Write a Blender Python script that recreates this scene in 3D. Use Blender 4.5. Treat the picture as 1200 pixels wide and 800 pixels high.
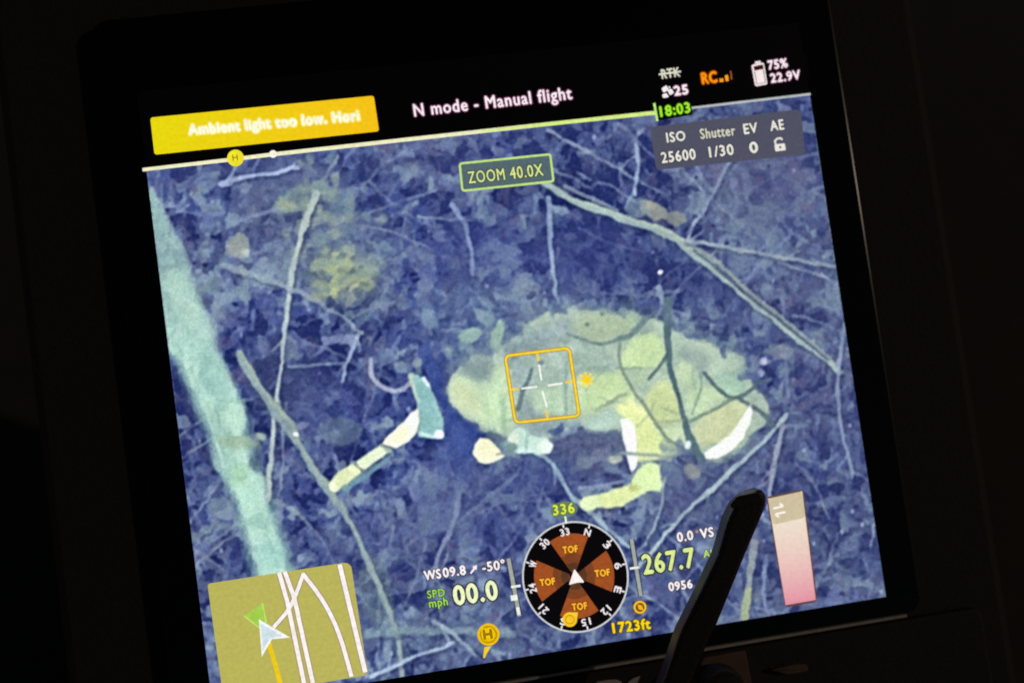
import bpy, bmesh, math, random
import numpy as np
from mathutils import Matrix, Vector

# ------------------------------------------------------------------ clear
for o in list(bpy.data.objects):
    bpy.data.objects.remove(o, do_unlink=True)
scene = bpy.context.scene
COL = scene.collection
random.seed(7)
RNG = np.random.default_rng(11)

# ------------------------------------------------------------------ camera
# The picture on the display is drawn in photo pixels (1200 x 800) and laid on
# the flat panel of the controller by one fixed perspective, so it is a flat
# picture at the display's real place and size.
F = 1200.0
def _n(v):
    v = np.array(v, float); return v / np.linalg.norm(v)
R1 = _n((11600.0, -1549.0, 1200.0))            # panel right, in camera axes (x right, y down, z forward)
R2 = np.array((0.138, 1.0, 0.0)); R2[2] = -(R2[0]*R1[0] + R2[1]*R1[1]) / R1[2]
R2 = R2 - R1 * R2.dot(R1); R2 = _n(R2)         # panel down
RN = np.cross(R1, R2)                          # panel inward (away from viewer)
P0 = np.array(((635-600)/F, (452-400)/F, 1.0)) * 0.30
BASE = 0.150                                   # panel centre above the controller's lower edge

def panel(px, py, z=0.0):
    """photo pixel(s) -> controller-local x, y on the plane z metres in front of the display"""
    px = np.asarray(px, float); py = np.asarray(py, float)
    d = np.stack([(px-600)/F, (py-400)/F, np.ones_like(px)], -1)
    Q = P0 - RN*z
    t = Q.dot(RN) / (d @ RN)
    P = d * t[..., None] - P0
    return P @ R1, -(P @ R2) + BASE
def P3(px, py, z=0.0):
    x, y = panel(px, py, z); return (float(x), float(y), z)
def photo(x, y):
    P = P0 + np.multiply.outer(x, R1) - np.multiply.outer(y-BASE, R2)
    return P[..., 0]/P[..., 2]*F + 600, P[..., 1]/P[..., 2]*F + 400

LEAN = math.radians(30)
ROOT = Matrix.Translation((0, 0, 0.012)) @ Matrix.Rotation(math.pi/2 - LEAN, 4, 'X')
Rm = np.stack([R1, -R2, -RN], 1)               # panel axes as columns, camera (cv) frame
cpos = Rm.T @ (-P0); cpos[1] += BASE
cx = Rm.T @ np.array((1, 0, 0)); cy = Rm.T @ np.array((0, -1, 0)); cz = Rm.T @ np.array((0, 0, -1))
CM = Matrix(((cx[0], cy[0], cz[0], cpos[0]), (cx[1], cy[1], cz[1], cpos[1]), (cx[2], cy[2], cz[2], cpos[2]), (0, 0, 0, 1)))
cam = bpy.data.cameras.new('camera'); cam.sensor_fit = 'HORIZONTAL'; cam.sensor_width = 36; cam.lens = 36
cam.clip_start = 0.01; cam.clip_end = 500
cam.dof.use_dof = True; cam.dof.focus_distance = 0.282; cam.dof.aperture_fstop = 6.8
camo = bpy.data.objects.new('camera', cam); COL.objects.link(camo)
camo.matrix_world = ROOT @ CM
scene.camera = camo

# ------------------------------------------------------------------ night sky, one very weak warm sun added as a faint fill
world = bpy.data.worlds.new('World'); scene.world = world; world.use_nodes = True
wn = world.node_tree.nodes; wl = world.node_tree.links
sky = wn.new('ShaderNodeTexSky'); sky.sky_type = 'NISHITA'; sky.sun_disc = False
SUN_EL, SUN_AZ = math.radians(24), math.radians(118)
sky.sun_elevation = SUN_EL; sky.sun_rotation = SUN_AZ
wl.new(sky.outputs[0], wn['Background'].inputs[0]); wn['Background'].inputs[1].default_value = 0.004
sl = bpy.data.lights.new('sun', 'SUN'); sl.energy = 0.22; sl.angle = math.radians(0.5); sl.color = (1.0, 0.80, 0.62)
so = bpy.data.objects.new('sun', sl); COL.objects.link(so)
sd = Vector((math.sin(SUN_AZ)*math.cos(SUN_EL), math.cos(SUN_AZ)*math.cos(SUN_EL), math.sin(SUN_EL)))
so.rotation_euler = sd.to_track_quat('Z', 'Y').to_euler()
so.location = sd * 3
vs = scene.view_settings; vs.view_transform = 'Standard'; vs.look = 'None'; vs.exposure = 0; vs.gamma = 1
vs.use_curve_mapping = False
scene.render.engine = 'CYCLES'
scene.cycles.filter_width = 1.8

# ------------------------------------------------------------------ materials
def lin(c):
    c = np.asarray(c, float) / 255.0
    return np.where(c <= 0.04045, c/12.92, ((c+0.055)/1.055)**2.4)
def principled(name):
    m = bpy.data.materials.new(name); m.use_nodes = True; m.cycles.emission_sampling = 'NONE'
    return m, m.node_tree.nodes, m.node_tree.links, m.node_tree.nodes['Principled BSDF']
def solid(name, rgb, rough=0.5, bump=0.0, scale=400, spec=0.5, vary=0.25):
    m, n, l, b = principled(name)
    tc = n.new('ShaderNodeTexCoord'); ns = n.new('ShaderNodeTexNoise'); ns.inputs['Scale'].default_value = scale
    ns.inputs['Detail'].default_value = 6
    l.new(tc.outputs['Object'], ns.inputs['Vector'])
    mx = n.new('ShaderNodeMix'); mx.data_type = 'RGBA'
    c = lin(rgb)
    mx.inputs[6].default_value = (*(c*(1-vary)), 1); mx.inputs[7].default_value = (*(c*(1+vary)), 1)
    l.new(ns.outputs['Fac'], mx.inputs[0]); l.new(mx.outputs[2], b.inputs['Base Color'])
    b.inputs['Roughness'].default_value = rough; b.inputs['Specular IOR Level'].default_value = spec
    if bump:
        bp = n.new('ShaderNodeBump'); bp.inputs['Strength'].default_value = bump; bp.inputs['Distance'].default_value = 0.0004
        l.new(ns.outputs['Fac'], bp.inputs['Height']); l.new(bp.outputs[0], b.inputs['Normal'])
    return m
_lit = {}
def lit(rgb, rgb2=None, grain=0.10):
    """a colour shown by the display: emission with a little video grain"""
    key = (tuple(rgb), tuple(rgb2) if rgb2 else None, grain)
    if key in _lit: return _lit[key]
    m, n, l, b = principled('display_colour')
    b.inputs['Base Color'].default_value = (0.004, 0.004, 0.004, 1); b.inputs['Roughness'].default_value = 0.35
    b.inputs['Specular IOR Level'].default_value = 0.15
    tc = n.new('ShaderNodeTexCoord'); ns = n.new('ShaderNodeTexNoise'); ns.inputs['Scale'].default_value = 900
    ns.inputs['Detail'].default_value = 2
    l.new(tc.outputs['Object'], ns.inputs['Vector'])
    mr = n.new('ShaderNodeMapRange'); mr.inputs[1].default_value = 0.3; mr.inputs[2].default_value = 0.7
    mr.inputs[3].default_value = 1-grain; mr.inputs[4].default_value = 1+grain
    l.new(ns.outputs['Fac'], mr.inputs[0])
    mul = n.new('ShaderNodeVectorMath'); mul.operation = 'SCALE'
    if rgb2:
        at = n.new('ShaderNodeAttribute'); at.attribute_name = 'tint'
        mx = n.new('ShaderNodeMix'); mx.data_type = 'RGBA'
        mx.inputs[6].default_value = (*lin(rgb), 1); mx.inputs[7].default_value = (*lin(rgb2), 1)
        l.new(at.outputs['Fac'], mx.inputs[0]); l.new(mx.outputs[2], mul.inputs[0])
    else:
        mul.inputs[0].default_value = tuple(lin(rgb))
    l.new(mr.outputs[0], mul.inputs['Scale']); l.new(mul.outputs[0], b.inputs['Emission Color'])
    b.inputs['Emission Strength'].default_value = 1.0
    _lit[key] = m; return m
def picture_material():
    m, n, l, b = principled('video_picture')
    b.inputs['Base Color'].default_value = (0.004, 0.004, 0.004, 1); b.inputs['Roughness'].default_value = 0.35
    b.inputs['Specular IOR Level'].default_value = 0.15
    at = n.new('ShaderNodeAttribute'); at.attribute_name = 'picture'
    tc = n.new('ShaderNodeTexCoord'); ns = n.new('ShaderNodeTexNoise'); ns.inputs['Scale'].default_value = 1500
    ns.inputs['Detail'].default_value = 2
    l.new(tc.outputs['Object'], ns.inputs['Vector'])
    mr = n.new('ShaderNodeMapRange'); mr.inputs[1].default_value = 0.3; mr.inputs[2].default_value = 0.7
    mr.inputs[3].default_value = 0.90; mr.inputs[4].default_value = 1.10
    l.new(ns.outputs['Fac'], mr.inputs[0])
    mul = n.new('ShaderNodeVectorMath'); mul.operation = 'SCALE'
    l.new(at.outputs['Color'], mul.inputs[0]); l.new(mr.outputs[0], mul.inputs['Scale'])
    l.new(mul.outputs[0], b.inputs['Emission Color']); b.inputs['Emission Strength'].default_value = 1.0
    return m
M_PIC = picture_material()
M_BLACK = solid("black_plastic", (58, 53, 50), 0.75, 0.4, 900, 0.2)
M_GLASS = solid('black_glass', (9, 8, 9), 0.18, 0, 60, 0.4)
M_OFF = lit((3, 2, 3))
M_TRIM = solid('brushed_trim', (205, 196, 186), 0.5, 0.1, 700)
M_BROWN = solid('brown_lit_plastic', (120, 92, 76), 0.8, 0.3, 500)  # brown put into the colour for plastic catching light
M_EMBLEM = solid('pale_print', (232, 214, 205), 0.6, 0, 500)
M_GROUND = solid('dark_soil', (70, 60, 50), 0.95, 0.6, 40)
M_ANT = solid('antenna_plastic', (38, 28, 24), 0.45, 0.3, 700)

# ------------------------------------------------------------------ object helpers
def link(name, me, mat, parent=None, label=None):
    o = bpy.data.objects.new(name, me); COL.objects.link(o)
    if mat and not me.materials: me.materials.append(mat)
    if parent: o.parent = parent
    if label: o['label'] = label
    return o
def mesh_of(name, verts, faces):
    me = bpy.data.meshes.new(name); me.from_pydata([tuple(v) for v in verts], [], faces); me.update(); return me
def solid_prism(name, poly, z0, z1, mat, parent, label=None, bevel=0.0, seg=2):
    bm = bmesh.new()
    a = [bm.verts.new((x, y, z0)) for x, y in poly]; b = [bm.verts.new((x, y, z1)) for x, y in poly]
    n = len(poly)
    for i in range(n): bm.faces.new((a[i], a[(i+1) % n], b[(i+1) % n], b[i]))
    bm.faces.new(a[::-1]); bm.faces.new(b)
    bmesh.ops.recalc_face_normals(bm, faces=bm.faces)
    if bevel: bmesh.ops.bevel(bm, geom=list(bm.edges), offset=bevel, segments=seg, affect='EDGES', profile=0.6)
    me = bpy.data.meshes.new(name); bm.to_mesh(me); bm.free()
    return link(name, me, mat, parent, label)
def round_poly(pts, r, n=5):
    out = []
    N = len(pts)
    for i in range(N):
        p = np.array(pts[i], float); a = np.array(pts[i-1], float); b = np.array(pts[(i+1) % N], float)
        da, db = _n(a-p), _n(b-p)
        rr = min(r, np.linalg.norm(a-p)*.45, np.linalg.norm(b-p)*.45)
        s, e = p+da*rr, p+db*rr
        for k in range(n+1):
            t = k/n; out.append(tuple((1-t)**2*s + 2*t*(1-t)*p + t*t*e))
    return out
Z1, Z2, Z3, Z4, Z5 = 0.00012, 0.00024, 0.00036, 0.00048, 0.0006
def shape(name, pts, mat, parent, z=Z1, label=None, tint=None):
    """flat filled outline shown on the display, given in photo pixels"""
    bm = bmesh.new(); vs_ = [bm.verts.new(P3(x, y, z)) for x, y in pts]
    f = bm.faces.new(vs_)
    bm.normal_update()
    if f.normal.z < 0: f.normal_flip()
    bmesh.ops.triangulate(bm, faces=[f])
    me = bpy.data.meshes.new(name); bm.to_mesh(me); bm.free()
    if tint is not None:
        at = me.attributes.new('tint', 'FLOAT', 'POINT'); ys = [tint(*photo(np.array(v.co.x), np.array(v.co.y))) for v in me.vertices]
        at.data.foreach_set('value', np.array(ys, dtype=np.float32))
    return link(name, me, mat, parent, label)
def ribbon_pts(pts, w, closed=False):
    P = np.array(pts, float); n = len(P)
    ws = np.interp(np.linspace(0, 1, n), np.linspace(0, 1, len(np.atleast_1d(w))), np.atleast_1d(w))
    L, Rr = [], []
    for i in range(n):
        if closed: a, b = P[i-1], P[(i+1) % n]
        else: a, b = P[max(i-1, 0)], P[min(i+1, n-1)]
        t = _n(b-a); nn = np.array((-t[1], t[0]))
        L.append(P[i]+nn*ws[i]/2); Rr.append(P[i]-nn*ws[i]/2)
    return L, Rr
def ribbon(name, pts, w, mat, parent, z=Z1, closed=False, label=None):
    L, Rr = ribbon_pts(pts, w, closed); n = len(L)
    v = [P3(p[0], p[1], z) for p in L] + [P3(p[0], p[1], z) for p in Rr]
    fs = []
    for i in range(n if closed else n-1):
        j = (i+1) % n; fs.append((i, n+i, n+j, j))
    bm = bmesh.new(); V = [bm.verts.new(q) for q in v]
    for f in fs:
        g = bm.faces.new([V[i] for i in f]); g.normal_update()
        if g.normal.z < 0: g.normal_flip()
    me = bpy.data.meshes.new(name); bm.to_mesh(me); bm.free()
    return link(name, me, mat, parent, label)
def circle(c, rx, ry=None, n=40, rot=-8.0, a0=0, a1=360):
    ry = ry or rx; r = math.radians(rot); out = []
    full = abs(a1-a0) >= 360
    for i in range(n if full else n+1):
        t = math.radians(a0 + (a1-a0)*i/n); x, y = rx*math.cos(t), ry*math.sin(t)
        out.append((c[0]+x*math.cos(r)-y*math.sin(r), c[1]+x*math.sin(r)+y*math.cos(r)))
    return out
_texts = []
UP = np.array((-0.145, -0.989))
def text(body, p0, p1, cap, rgb, parent, z=Z3, name='lettering', bold=0.022, outline=(22, 24, 36), oz=0.05, up=None):
    _texts.append(dict(body=body, p0=p0, p1=p1, cap=cap, rgb=rgb, parent=parent, z=z, name=name, bold=bold, outline=outline, oz=oz, up=up))
def build_texts():
    tmp = []
    def cur(body, off):
        c = bpy.data.curves.new('t', 'FONT'); c.body = body; c.offset = off; c.resolution_u = 3; c.size = 1.0; c.space_character = 1.13
        o = bpy.data.objects.new('t', c); COL.objects.link(o); tmp.append(o); return o
    ref = cur('H', 0.0)
    for t in _texts:
        t['o'] = cur(t['body'], 0.0)
    dg = bpy.context.evaluated_depsgraph_get()
    def arr(o):
        me = o.evaluated_get(dg).to_mesh()
        v = np.zeros(len(me.vertices)*3); me.vertices.foreach_get('co', v); v = v.reshape(-1, 3)[:, :2]
        f = [tuple(p.vertices) for p in me.polygons]
        o.evaluated_get(dg).to_mesh_clear(); return v, f
    H = arr(ref)[0]; caph = H[:, 1].max()
    for t in _texts:
        v, f = arr(t['o']); x0, x1 = v[:, 0].min(), v[:, 0].max()
        p0, p1 = np.array(t['p0'], float), np.array(t['p1'], float)
        up = _n(t['up']) if t['up'] is not None else UP
        nv = len(v)
        def place(v, f, z, nm, mat, par):
            q = p0 + np.outer((v[:, 0]-x0)/(x1-x0), p1-p0) + np.outer(v[:, 1]/caph*t['cap'], up)
            X, Y = panel(q[:, 0], q[:, 1], z)
            zz = z + np.arange(len(X))//nv*2e-6
            return link(nm, mesh_of(nm, np.stack([X, Y, zz], 1), f), mat, par)
        def fat(r, n):
            vv, ff = [v], list(f)
            for q in range(n):
                ff += [tuple(i+len(v)*(q+1) for i in p) for p in f]
                vv.append(v + np.array((math.cos(q*2*math.pi/n)*r*(x1-x0)/max(np.linalg.norm(p1-p0), 1)*t['cap']/caph, math.sin(q*2*math.pi/n)*r)))
            return np.concatenate(vv), ff, len(v)
        V1, F1, n1 = fat(t['bold']*1.15, 4)
        o = place(V1, F1, t['z'], t['name'], lit(t['rgb']), t['parent'])
        if t['outline']:
            V2, F2, n2 = fat(t['bold']*1.15 + t['oz']*1.3, 8)
            lev = t['parent'].parent
            place(V2, F2, t['z']-0.00007, 'lettering_outline_halo', lit(t['outline']), o if lev is None else t['parent'])
    for o in tmp:
        c = o.data; bpy.data.objects.remove(o); bpy.data.curves.remove(c)

# ------------------------------------------------------------------ setting: the ground the controller stands on
def ground_sheet():
    n = 60; xs = np.sign(np.linspace(-1, 1, n))*np.abs(np.linspace(-1, 1, n))**3*60
    V = [(x, y, 0.004*math.sin(x*9+y*4)*math.exp(-abs(x)-abs(y)) - 0.003) for y in xs for x in xs]
    Fc = [(j*n+i, j*n+i+1, (j+1)*n+i+1, (j+1)*n+i) for j in range(n-1) for i in range(n-1)]
    o = link('ground', mesh_of('ground', V, Fc), M_GROUND); o['kind'] = 'structure'
ground_sheet()

# ------------------------------------------------------------------ the controller body
ctl = bpy.data.objects.new('drone_controller', None); COL.objects.link(ctl); ctl.matrix_world = ROOT
ctl.empty_display_size = 0.05
ctl['label'] = 'black drone remote controller whose large tilted screen shows a night camera view of a deer'
ctl['category'] = 'drone controller'

yt = np.mean([panel(320, 181)[1], panel(928, 113)[1]])            # top of the video picture
yb = np.mean([panel(432, 799)[1], panel(928, 717)[1]])            # bottom of the display
xl = float(panel(205, 470)[0]); xr = float(panel(996, 420)[0])
ys = float(panel(600, 62)[1])                                     # top of the display (status strip)
def rect(x0, x1, y0, y1): return [(x0, y0), (x1, y0), (x1, y1), (x0, y1)]
gy0 = float(np.mean([panel(592, 797)[1], panel(828, 758)[1]]))    # lower edge of the cover glass
solid_prism('housing', round_poly(rect(xl-0.040, xr+0.040, 0.0, ys+0.045), 0.022, 8), -0.042, -0.0048, M_BLACK, ctl, bevel=0.003)
solid_prism('cover_glass', round_poly(rect(xl-0.011, xr+0.011, gy0, ys+0.022), 0.006, 6), -0.0047, -0.0006, M_GLASS, ctl, bevel=0.0005)
# thin bright trim just below the glass
solid_prism('trim_strip', rect(xl-0.008, xr+0.006, gy0-0.0013, gy0-0.0005), -0.0047, -0.0010, M_TRIM, ctl, 'thin pale metal trim line below the screen')
# lower front of the housing
solid_prism('lower_panel', round_poly(rect(xl-0.030, xr+0.030, 0.003, gy0-0.0022), 0.004, 5), -0.0047, -0.0016, M_BLACK, ctl, bevel=0.0008)
def traced(name, pts, z0, z1, mat, parent, label=None, bevel=0.0004):
    return solid_prism(name, [tuple(map(float, panel(x, y, z1))) for x, y in pts], z0, z1, mat, parent, label, bevel)
traced('thumb_plate', round_poly([(812, 800), (824, 771), (874, 761.5), (879, 789), (884, 815), (806, 822)], 3), -0.0015, 0.0012, M_BROWN, ctl, 'lower plate coloured brown as if lit, under the screen beside the antenna')  # brown tone paints the lit patch of the lower housing
traced('control_knob', circle((851, 806), 23, 21, 32), 0.0013, 0.011, M_BLACK, ctl, bevel=0.002)
traced('side_plate', round_poly([(904, 785), (930, 778.5), (946, 778), (948, 786), (924, 790)], 3), -0.0015, 0.0006, M_BROWN, ctl)  # small plate made for a brownish streak
emb = traced('emblem', [(695, 803), (700, 798.5), (712, 796.5), (722, 796), (728, 798.5), (730, 803), (724, 803), (718, 800.5), (706, 802)], -0.0015, -0.0008, M_EMBLEM, ctl, 'pale printed emblem at the lower edge', 0.0001)
traced('emblem_stroke', [(733, 803), (738, 797), (743, 794), (750.5, 791.5), (748, 797), (744, 803)], -0.0015, -0.0008, M_EMBLEM, emb, None, 0.0001)
# rear prop legs that hold the leaning housing
for sx in (-1, 1):
    a = solid_prism('prop_leg', rect(sx*0.08-0.008, sx*0.08+0.008, -0.10, 0.10), -0.004, 0.004, M_BLACK, ctl, bevel=0.001)
    a.location = (0, 0.084, -0.093); a.rotation_euler = (math.radians(-31), 0, 0)

# ------------------------------------------------------------------ the picture on the display
STEP = 0.00028
gx = np.arange(xl, xr, STEP); gyv = np.arange(yb, yt, STEP)
NX, NY = len(gx), len(gyv)
GX, GY = np.meshgrid(gx, gyv)
X, Y = photo(GX, GY)                                              # photo pixel of each grid point
def hash2(i, j, s):
    h = (i.astype(np.int64)*374761393 + j.astype(np.int64)*668265263 + s*974634777) & 0xffffffff
    h = ((h ^ (h >> 13))*1274126177) & 0xffffffff
    h = (h ^ (h >> 16)); h = (h*2246822519) & 0xffffffff; h = h ^ (h >> 15)
    return (h & 0xffffff)/float(0xffffff)
def vnoise(x, y, s):
    i, j = np.floor(x).astype(int), np.floor(y).astype(int); u, v = x-i, y-j
    u = u*u*(3-2*u); v = v*v*(3-2*v)
    a, b, c, d = hash2(i, j, s), hash2(i+1, j, s), hash2(i, j+1, s), hash2(i+1, j+1, s)
    return (a*(1-u)+b*u)*(1-v) + (c*(1-u)+d*u)*v
def fbm(x, y, s, o=4):
    t, a, n = 0, .5, 0
    for k in range(o): t = t + a*vnoise(x*2**k, y*2**k, s+k*17); n += a; a *= .5
    return t/n
def cells(x, y, s):
    i0, j0 = np.floor(x).astype(int), np.floor(y).astype(int)
    best = np.full(x.shape, 9.0); second = best.copy(); val = np.zeros(x.shape); val2 = np.zeros(x.shape)
    for dj in (-1, 0, 1):
        for di in (-1, 0, 1):
            i, j = i0+di, j0+dj
            d = np.hypot(i+hash2(i, j, s)-x, j+hash2(i, j, s+5)-y)
            nv = hash2(i, j, s+9); nv2 = hash2(i, j, s+13)
            near = d < best
            second = np.where(near, best, np.minimum(second, d))
            val = np.where(near, nv, val); val2 = np.where(near, nv2, val2); best = np.where(near, d, best)
    return val, val2, second-best
def wx(s, amp, sc): return (fbm(X/sc, Y/sc, s, 3)-.5)*2*amp
WX = X + wx(3, 14, 26) + wx(4, 4, 7); WY = Y + wx(5, 14, 26) + wx(6, 4, 7)
def sm(a, b, x):
    t = np.clip((x-a)/(b-a), 0, 1); return t*t*(3-2*t)
def mixc(C, col, a): return C*(1-a[..., None]) + np.asarray(col, float)*a[..., None]

# leaf litter: warped blotches with some crisp leaf edges
lo = fbm(X/130, Y/130, 21, 3); lo2 = fbm(X/85, Y/85, 37, 3); lo3 = fbm(X/60, Y/60, 47, 3)
V = (fbm(WX/26, WY/20, 401, 2)-.5)*.8 + (fbm(WX/12, WY/14, 411, 2)-.5)*1.0 + (fbm(WX/5.5, WY/6.5, 421, 3)-.5)*.85 + (lo2-.5)*.9 + (lo-.5)*.7
for sc, s, amp, ang in ((24, 101, .15, .3), (13, 151, .12, -.5), (8, 201, .06, .9)):
    ca, sa = math.cos(ang), math.sin(ang)
    a, b, e = cells((WX*ca+WY*sa)/sc, (-WX*sa+WY*ca)/(sc*.66), s)
    V = V + (a-.5)*2*amp
    if sc == 13: HUE = b
C = np.zeros(X.shape+(3,)) + np.array((80, 96, 138))
C = mixc(C, (88, 98, 134), sm(.42, .66, lo)); C = mixc(C, (68, 86, 146), .7*sm(.5, .66, lo3)); C = mixc(C, (92, 108, 132), .5*sm(520, 720, Y))
C = mixc(C, (44, 56, 106), sm(-.02, -.40, V))
C = mixc(C, (104, 124, 160), sm(.06, .30, V)); C = mixc(C, (138, 162, 172), .9*sm(.28, .55, V))
C = mixc(C, (122, 146, 146), .55*sm(.70, .95, HUE)*sm(-.1, .25, V)); C = mixc(C, (100, 102, 128), .4*sm(.24, .05, HUE))
C = mixc(C, (108, 124, 160), .28*sm(330, 120, Y)*sm(760, 420, X)); C = mixc(C, (88, 98, 126), .30*sm(700, 930, X))
ID = np.zeros(X.shape, int)
NAMES = {}
def new_id(name, label=None, parent=None):
    k = len(NAMES)+1; NAMES[k] = (name, label, parent); return k
def window(x0, y0, x1, y1, pad):
    m = (X > x0-pad) & (X < x1+pad) & (Y > y0-pad) & (Y < y1+pad)
    if not m.any(): return None
    jj, ii = np.where(m); return slice(jj.min(), jj.max()+1), slice(ii.min(), ii.max()+1)
def put(w, col, a, oid):
    C[w] = mixc(C[w], col, a)
    if oid: ID[w][a > .45] = oid
def blob(pts, col, soft=2.0, alpha=1.0, oid=0, warp=1.5, wsc=9, var=7):
    P = np.array(pts, float)
    w = window(P[:, 0].min(), P[:, 1].min(), P[:, 0].max(), P[:, 1].max(), soft*2+warp*2+2)
    if w is None: return
    x = X[w] + (fbm(X[w]/wsc, Y[w]/wsc, 61, 2)-.5)*2*warp; y = Y[w] + (fbm(X[w]/wsc, Y[w]/wsc, 67, 2)-.5)*2*warp
    d = np.full(x.shape, 1e9); ins = np.zeros(x.shape, bool); n = len(P)
    for i in range(n):
        a, b = P[i], P[(i+1) % n]; e = b-a
        t = np.clip(((x-a[0])*e[0]+(y-a[1])*e[1])/(e@e+1e-9), 0, 1)
        d = np.minimum(d, np.hypot(x-a[0]-t*e[0], y-a[1]-t*e[1]))
        c = ((a[1] > y) != (b[1] > y)) & (x < (b[0]-a[0])*(y-a[1])/((b[1]-a[1]) or 1e-9)+a[0]); ins ^= c
    d = np.where(ins, -d, d)
    cc = np.asarray(col, float) + (fbm(X[w]/14, Y[w]/14, int(P[0, 0]) % 97, 3)[..., None]-.5)*2*var*np.array((1.1, .9, .6))
    if DET is not None: cc = cc + DET[w][..., None]*(.05 if oid else .4 if soft >= 9 else .05)
    put(w, cc, alpha*sm(soft, -soft, d), oid)
def oval(cx_, cy_, rx, ry, col, rot=0, **k):
    blob(circle((cx_, cy_), rx, ry, 20, rot), col, **k)
def stroke(pts, wd, col, alpha=1.0, soft=1.6, oid=0, warp=1.6, smooth=True, hi=None, breakup=0.0):
    P = np.array(pts, float)
    if smooth and len(P) > 2:
        for _ in range(2):
            Q = [P[0]]
            for i in range(len(P)-1): Q += [P[i]*.75+P[i+1]*.25, P[i]*.25+P[i+1]*.75]
            P = np.array(Q+[P[-1]])
    n = len(P); ws = np.interp(np.linspace(0, 1, n), np.linspace(0, 1, len(np.atleast_1d(wd))), np.atleast_1d(wd))/2
    w = window(P[:, 0].min(), P[:, 1].min(), P[:, 0].max(), P[:, 1].max(), ws.max()+soft*2+warp*2+2)
    if w is None: return
    x = X[w] + (fbm(X[w]/11, Y[w]/11, 71, 2)-.5)*2*warp; y = Y[w] + (fbm(X[w]/11, Y[w]/11, 73, 2)-.5)*2*warp
    d = np.full(x.shape, 1e9); sd_ = np.zeros(x.shape)
    for i in range(n-1):
        a, b = P[i], P[i+1]; e = b-a; L = math.hypot(*e)+1e-9
        t = np.clip(((x-a[0])*e[0]+(y-a[1])*e[1])/(L*L), 0, 1)
        dd = np.hypot(x-a[0]-t*e[0], y-a[1]-t*e[1]) - (ws[i]*(1-t)+ws[i+1]*t)
        m = dd < d; d = np.where(m, dd, d)
        if hi is not None: sd_ = np.where(m, ((x-a[0])*e[1]-(y-a[1])*e[0])/L, sd_)
    al = alpha*sm(soft, -soft, d)
    if breakup: al = al*(1-breakup*sm(.45, .7, fbm(X[w]/16, Y[w]/16, 83, 3)))
    cc = np.asarray(col, float) + (fbm(X[w]/10, Y[w]/10, 87, 3)[..., None]-.5)*22
    if hi is not None: cc = cc + (np.asarray(hi, float)-cc)*(.8*sm(-.5, 3.0, sd_))[..., None]  # hi paints a highlight along one side of the stroke
    put(w, cc, al, oid)

DET = None
# small flecks, leaves and faint twigs of the forest floor
for k in range(800):
    x, y = random.uniform(20, 1240), random.uniform(90, 860); r = random.choice((2.5, 3.5, 4, 5, 6, 8))
    ang = random.uniform(0, 180); el = random.uniform(1.1, 2.4)
    t = random.random()
    col = (50, 62, 114) if t < .36 else (112, 128, 168) if t < .62 else (132, 152, 164) if t < .82 else (106, 102, 134) if t < .93 else (160, 174, 196)
    oval(x, y, r*el, r, col, rot=ang, soft=1.3, alpha=random.uniform(.3, .7), warp=3.2, wsc=6, var=6)
for k in range(420):
    x, y = random.uniform(60, 1200), random.uniform(110, 840); a = math.radians(random.choice((random.uniform(60, 125), random.uniform(0, 180)))); pts = [(x, y)]
    for q in range(random.choice((2, 3, 4, 6))):
        a += random.uniform(-.5, .5); L = random.uniform(7, 17); x += math.cos(a)*L; y += math.sin(a)*L; pts.append((x, y))
    stroke(pts, (random.uniform(2.5, 5), 1.6), random.choice(((122, 140, 172), (126, 148, 160), (110, 124, 158), (138, 152, 176), (60, 70, 116))), random.uniform(.3, .75), warp=2.4, breakup=.8)
for k in range(130):
    x, y = random.uniform(180, 1010), random.uniform(120, 820); a = math.radians(random.choice((random.gauss(100, 14), random.gauss(35, 12), random.gauss(150, 14), random.uniform(0, 180)))); pts = [(x, y)]
    for q in range(random.choice((4, 5, 7, 9))):
        a += random.uniform(-.22, .22); L = random.uniform(10, 22); x += math.cos(a)*L; y += math.sin(a)*L; pts.append((x, y))
    stroke(pts, (random.uniform(2.4, 4.2), 1.8), random.choice(((146, 166, 178), (158, 174, 176), (134, 152, 178), (122, 138, 162))), random.uniform(.5, .9), soft=1.5, warp=2, breakup=.4)
for k in range(170):
    oval(random.uniform(60, 1200), random.uniform(110, 840), random.uniform(1.2, 2.3), random.uniform(1.2, 3), (172, 184, 206), soft=1.2, alpha=.75, warp=1)
for k in range(130):
    oval(random.uniform(60, 1200), random.uniform(110, 840), random.uniform(1.5, 4), random.uniform(1.5, 3), (40, 48, 88), soft=1.4, alpha=.7, warp=1.5)
# hand-placed darker pools and grey-green patches
for (x, y, rx, ry, c, al) in ((560, 290, 60, 40, (66, 80, 140), .45), (690, 300, 70, 45, (66, 78, 132), .5), (380, 480, 55, 40, (66, 78, 132), .4),
    (560, 590, 80, 50, (66, 78, 128), .45), (640, 550, 40, 30, (60, 74, 130), .5), (820, 330, 50, 30, (64, 76, 124), .4), (450, 640, 70, 50, (70, 82, 130), .3),
    (820, 580, 60, 40, (76, 84, 122), .4), (540, 520, 30, 35, (62, 82, 146), .6), (345, 250, 60, 60, (112, 124, 140), .35), (400, 300, 70, 60, (112, 132, 150), .35),
    (540, 370, 60, 40, (104, 128, 158), .4), (900, 220, 60, 50, (92, 98, 128), .4), (330, 440, 40, 50, (96, 108, 130), .35), (520, 740, 110, 24, (112, 134, 150), .35),
    (690, 520, 45, 20, (84, 92, 122), .7), (340, 205, 70, 20, (116, 132, 164), .4)):
    oval(x, y, rx, ry, c, soft=22, alpha=al, warp=9, wsc=20)

DET = V*80                               # tonal detail of the litter

C = C*np.array((.90, .90, .95)) + np.array((1, 0, 2))
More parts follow.
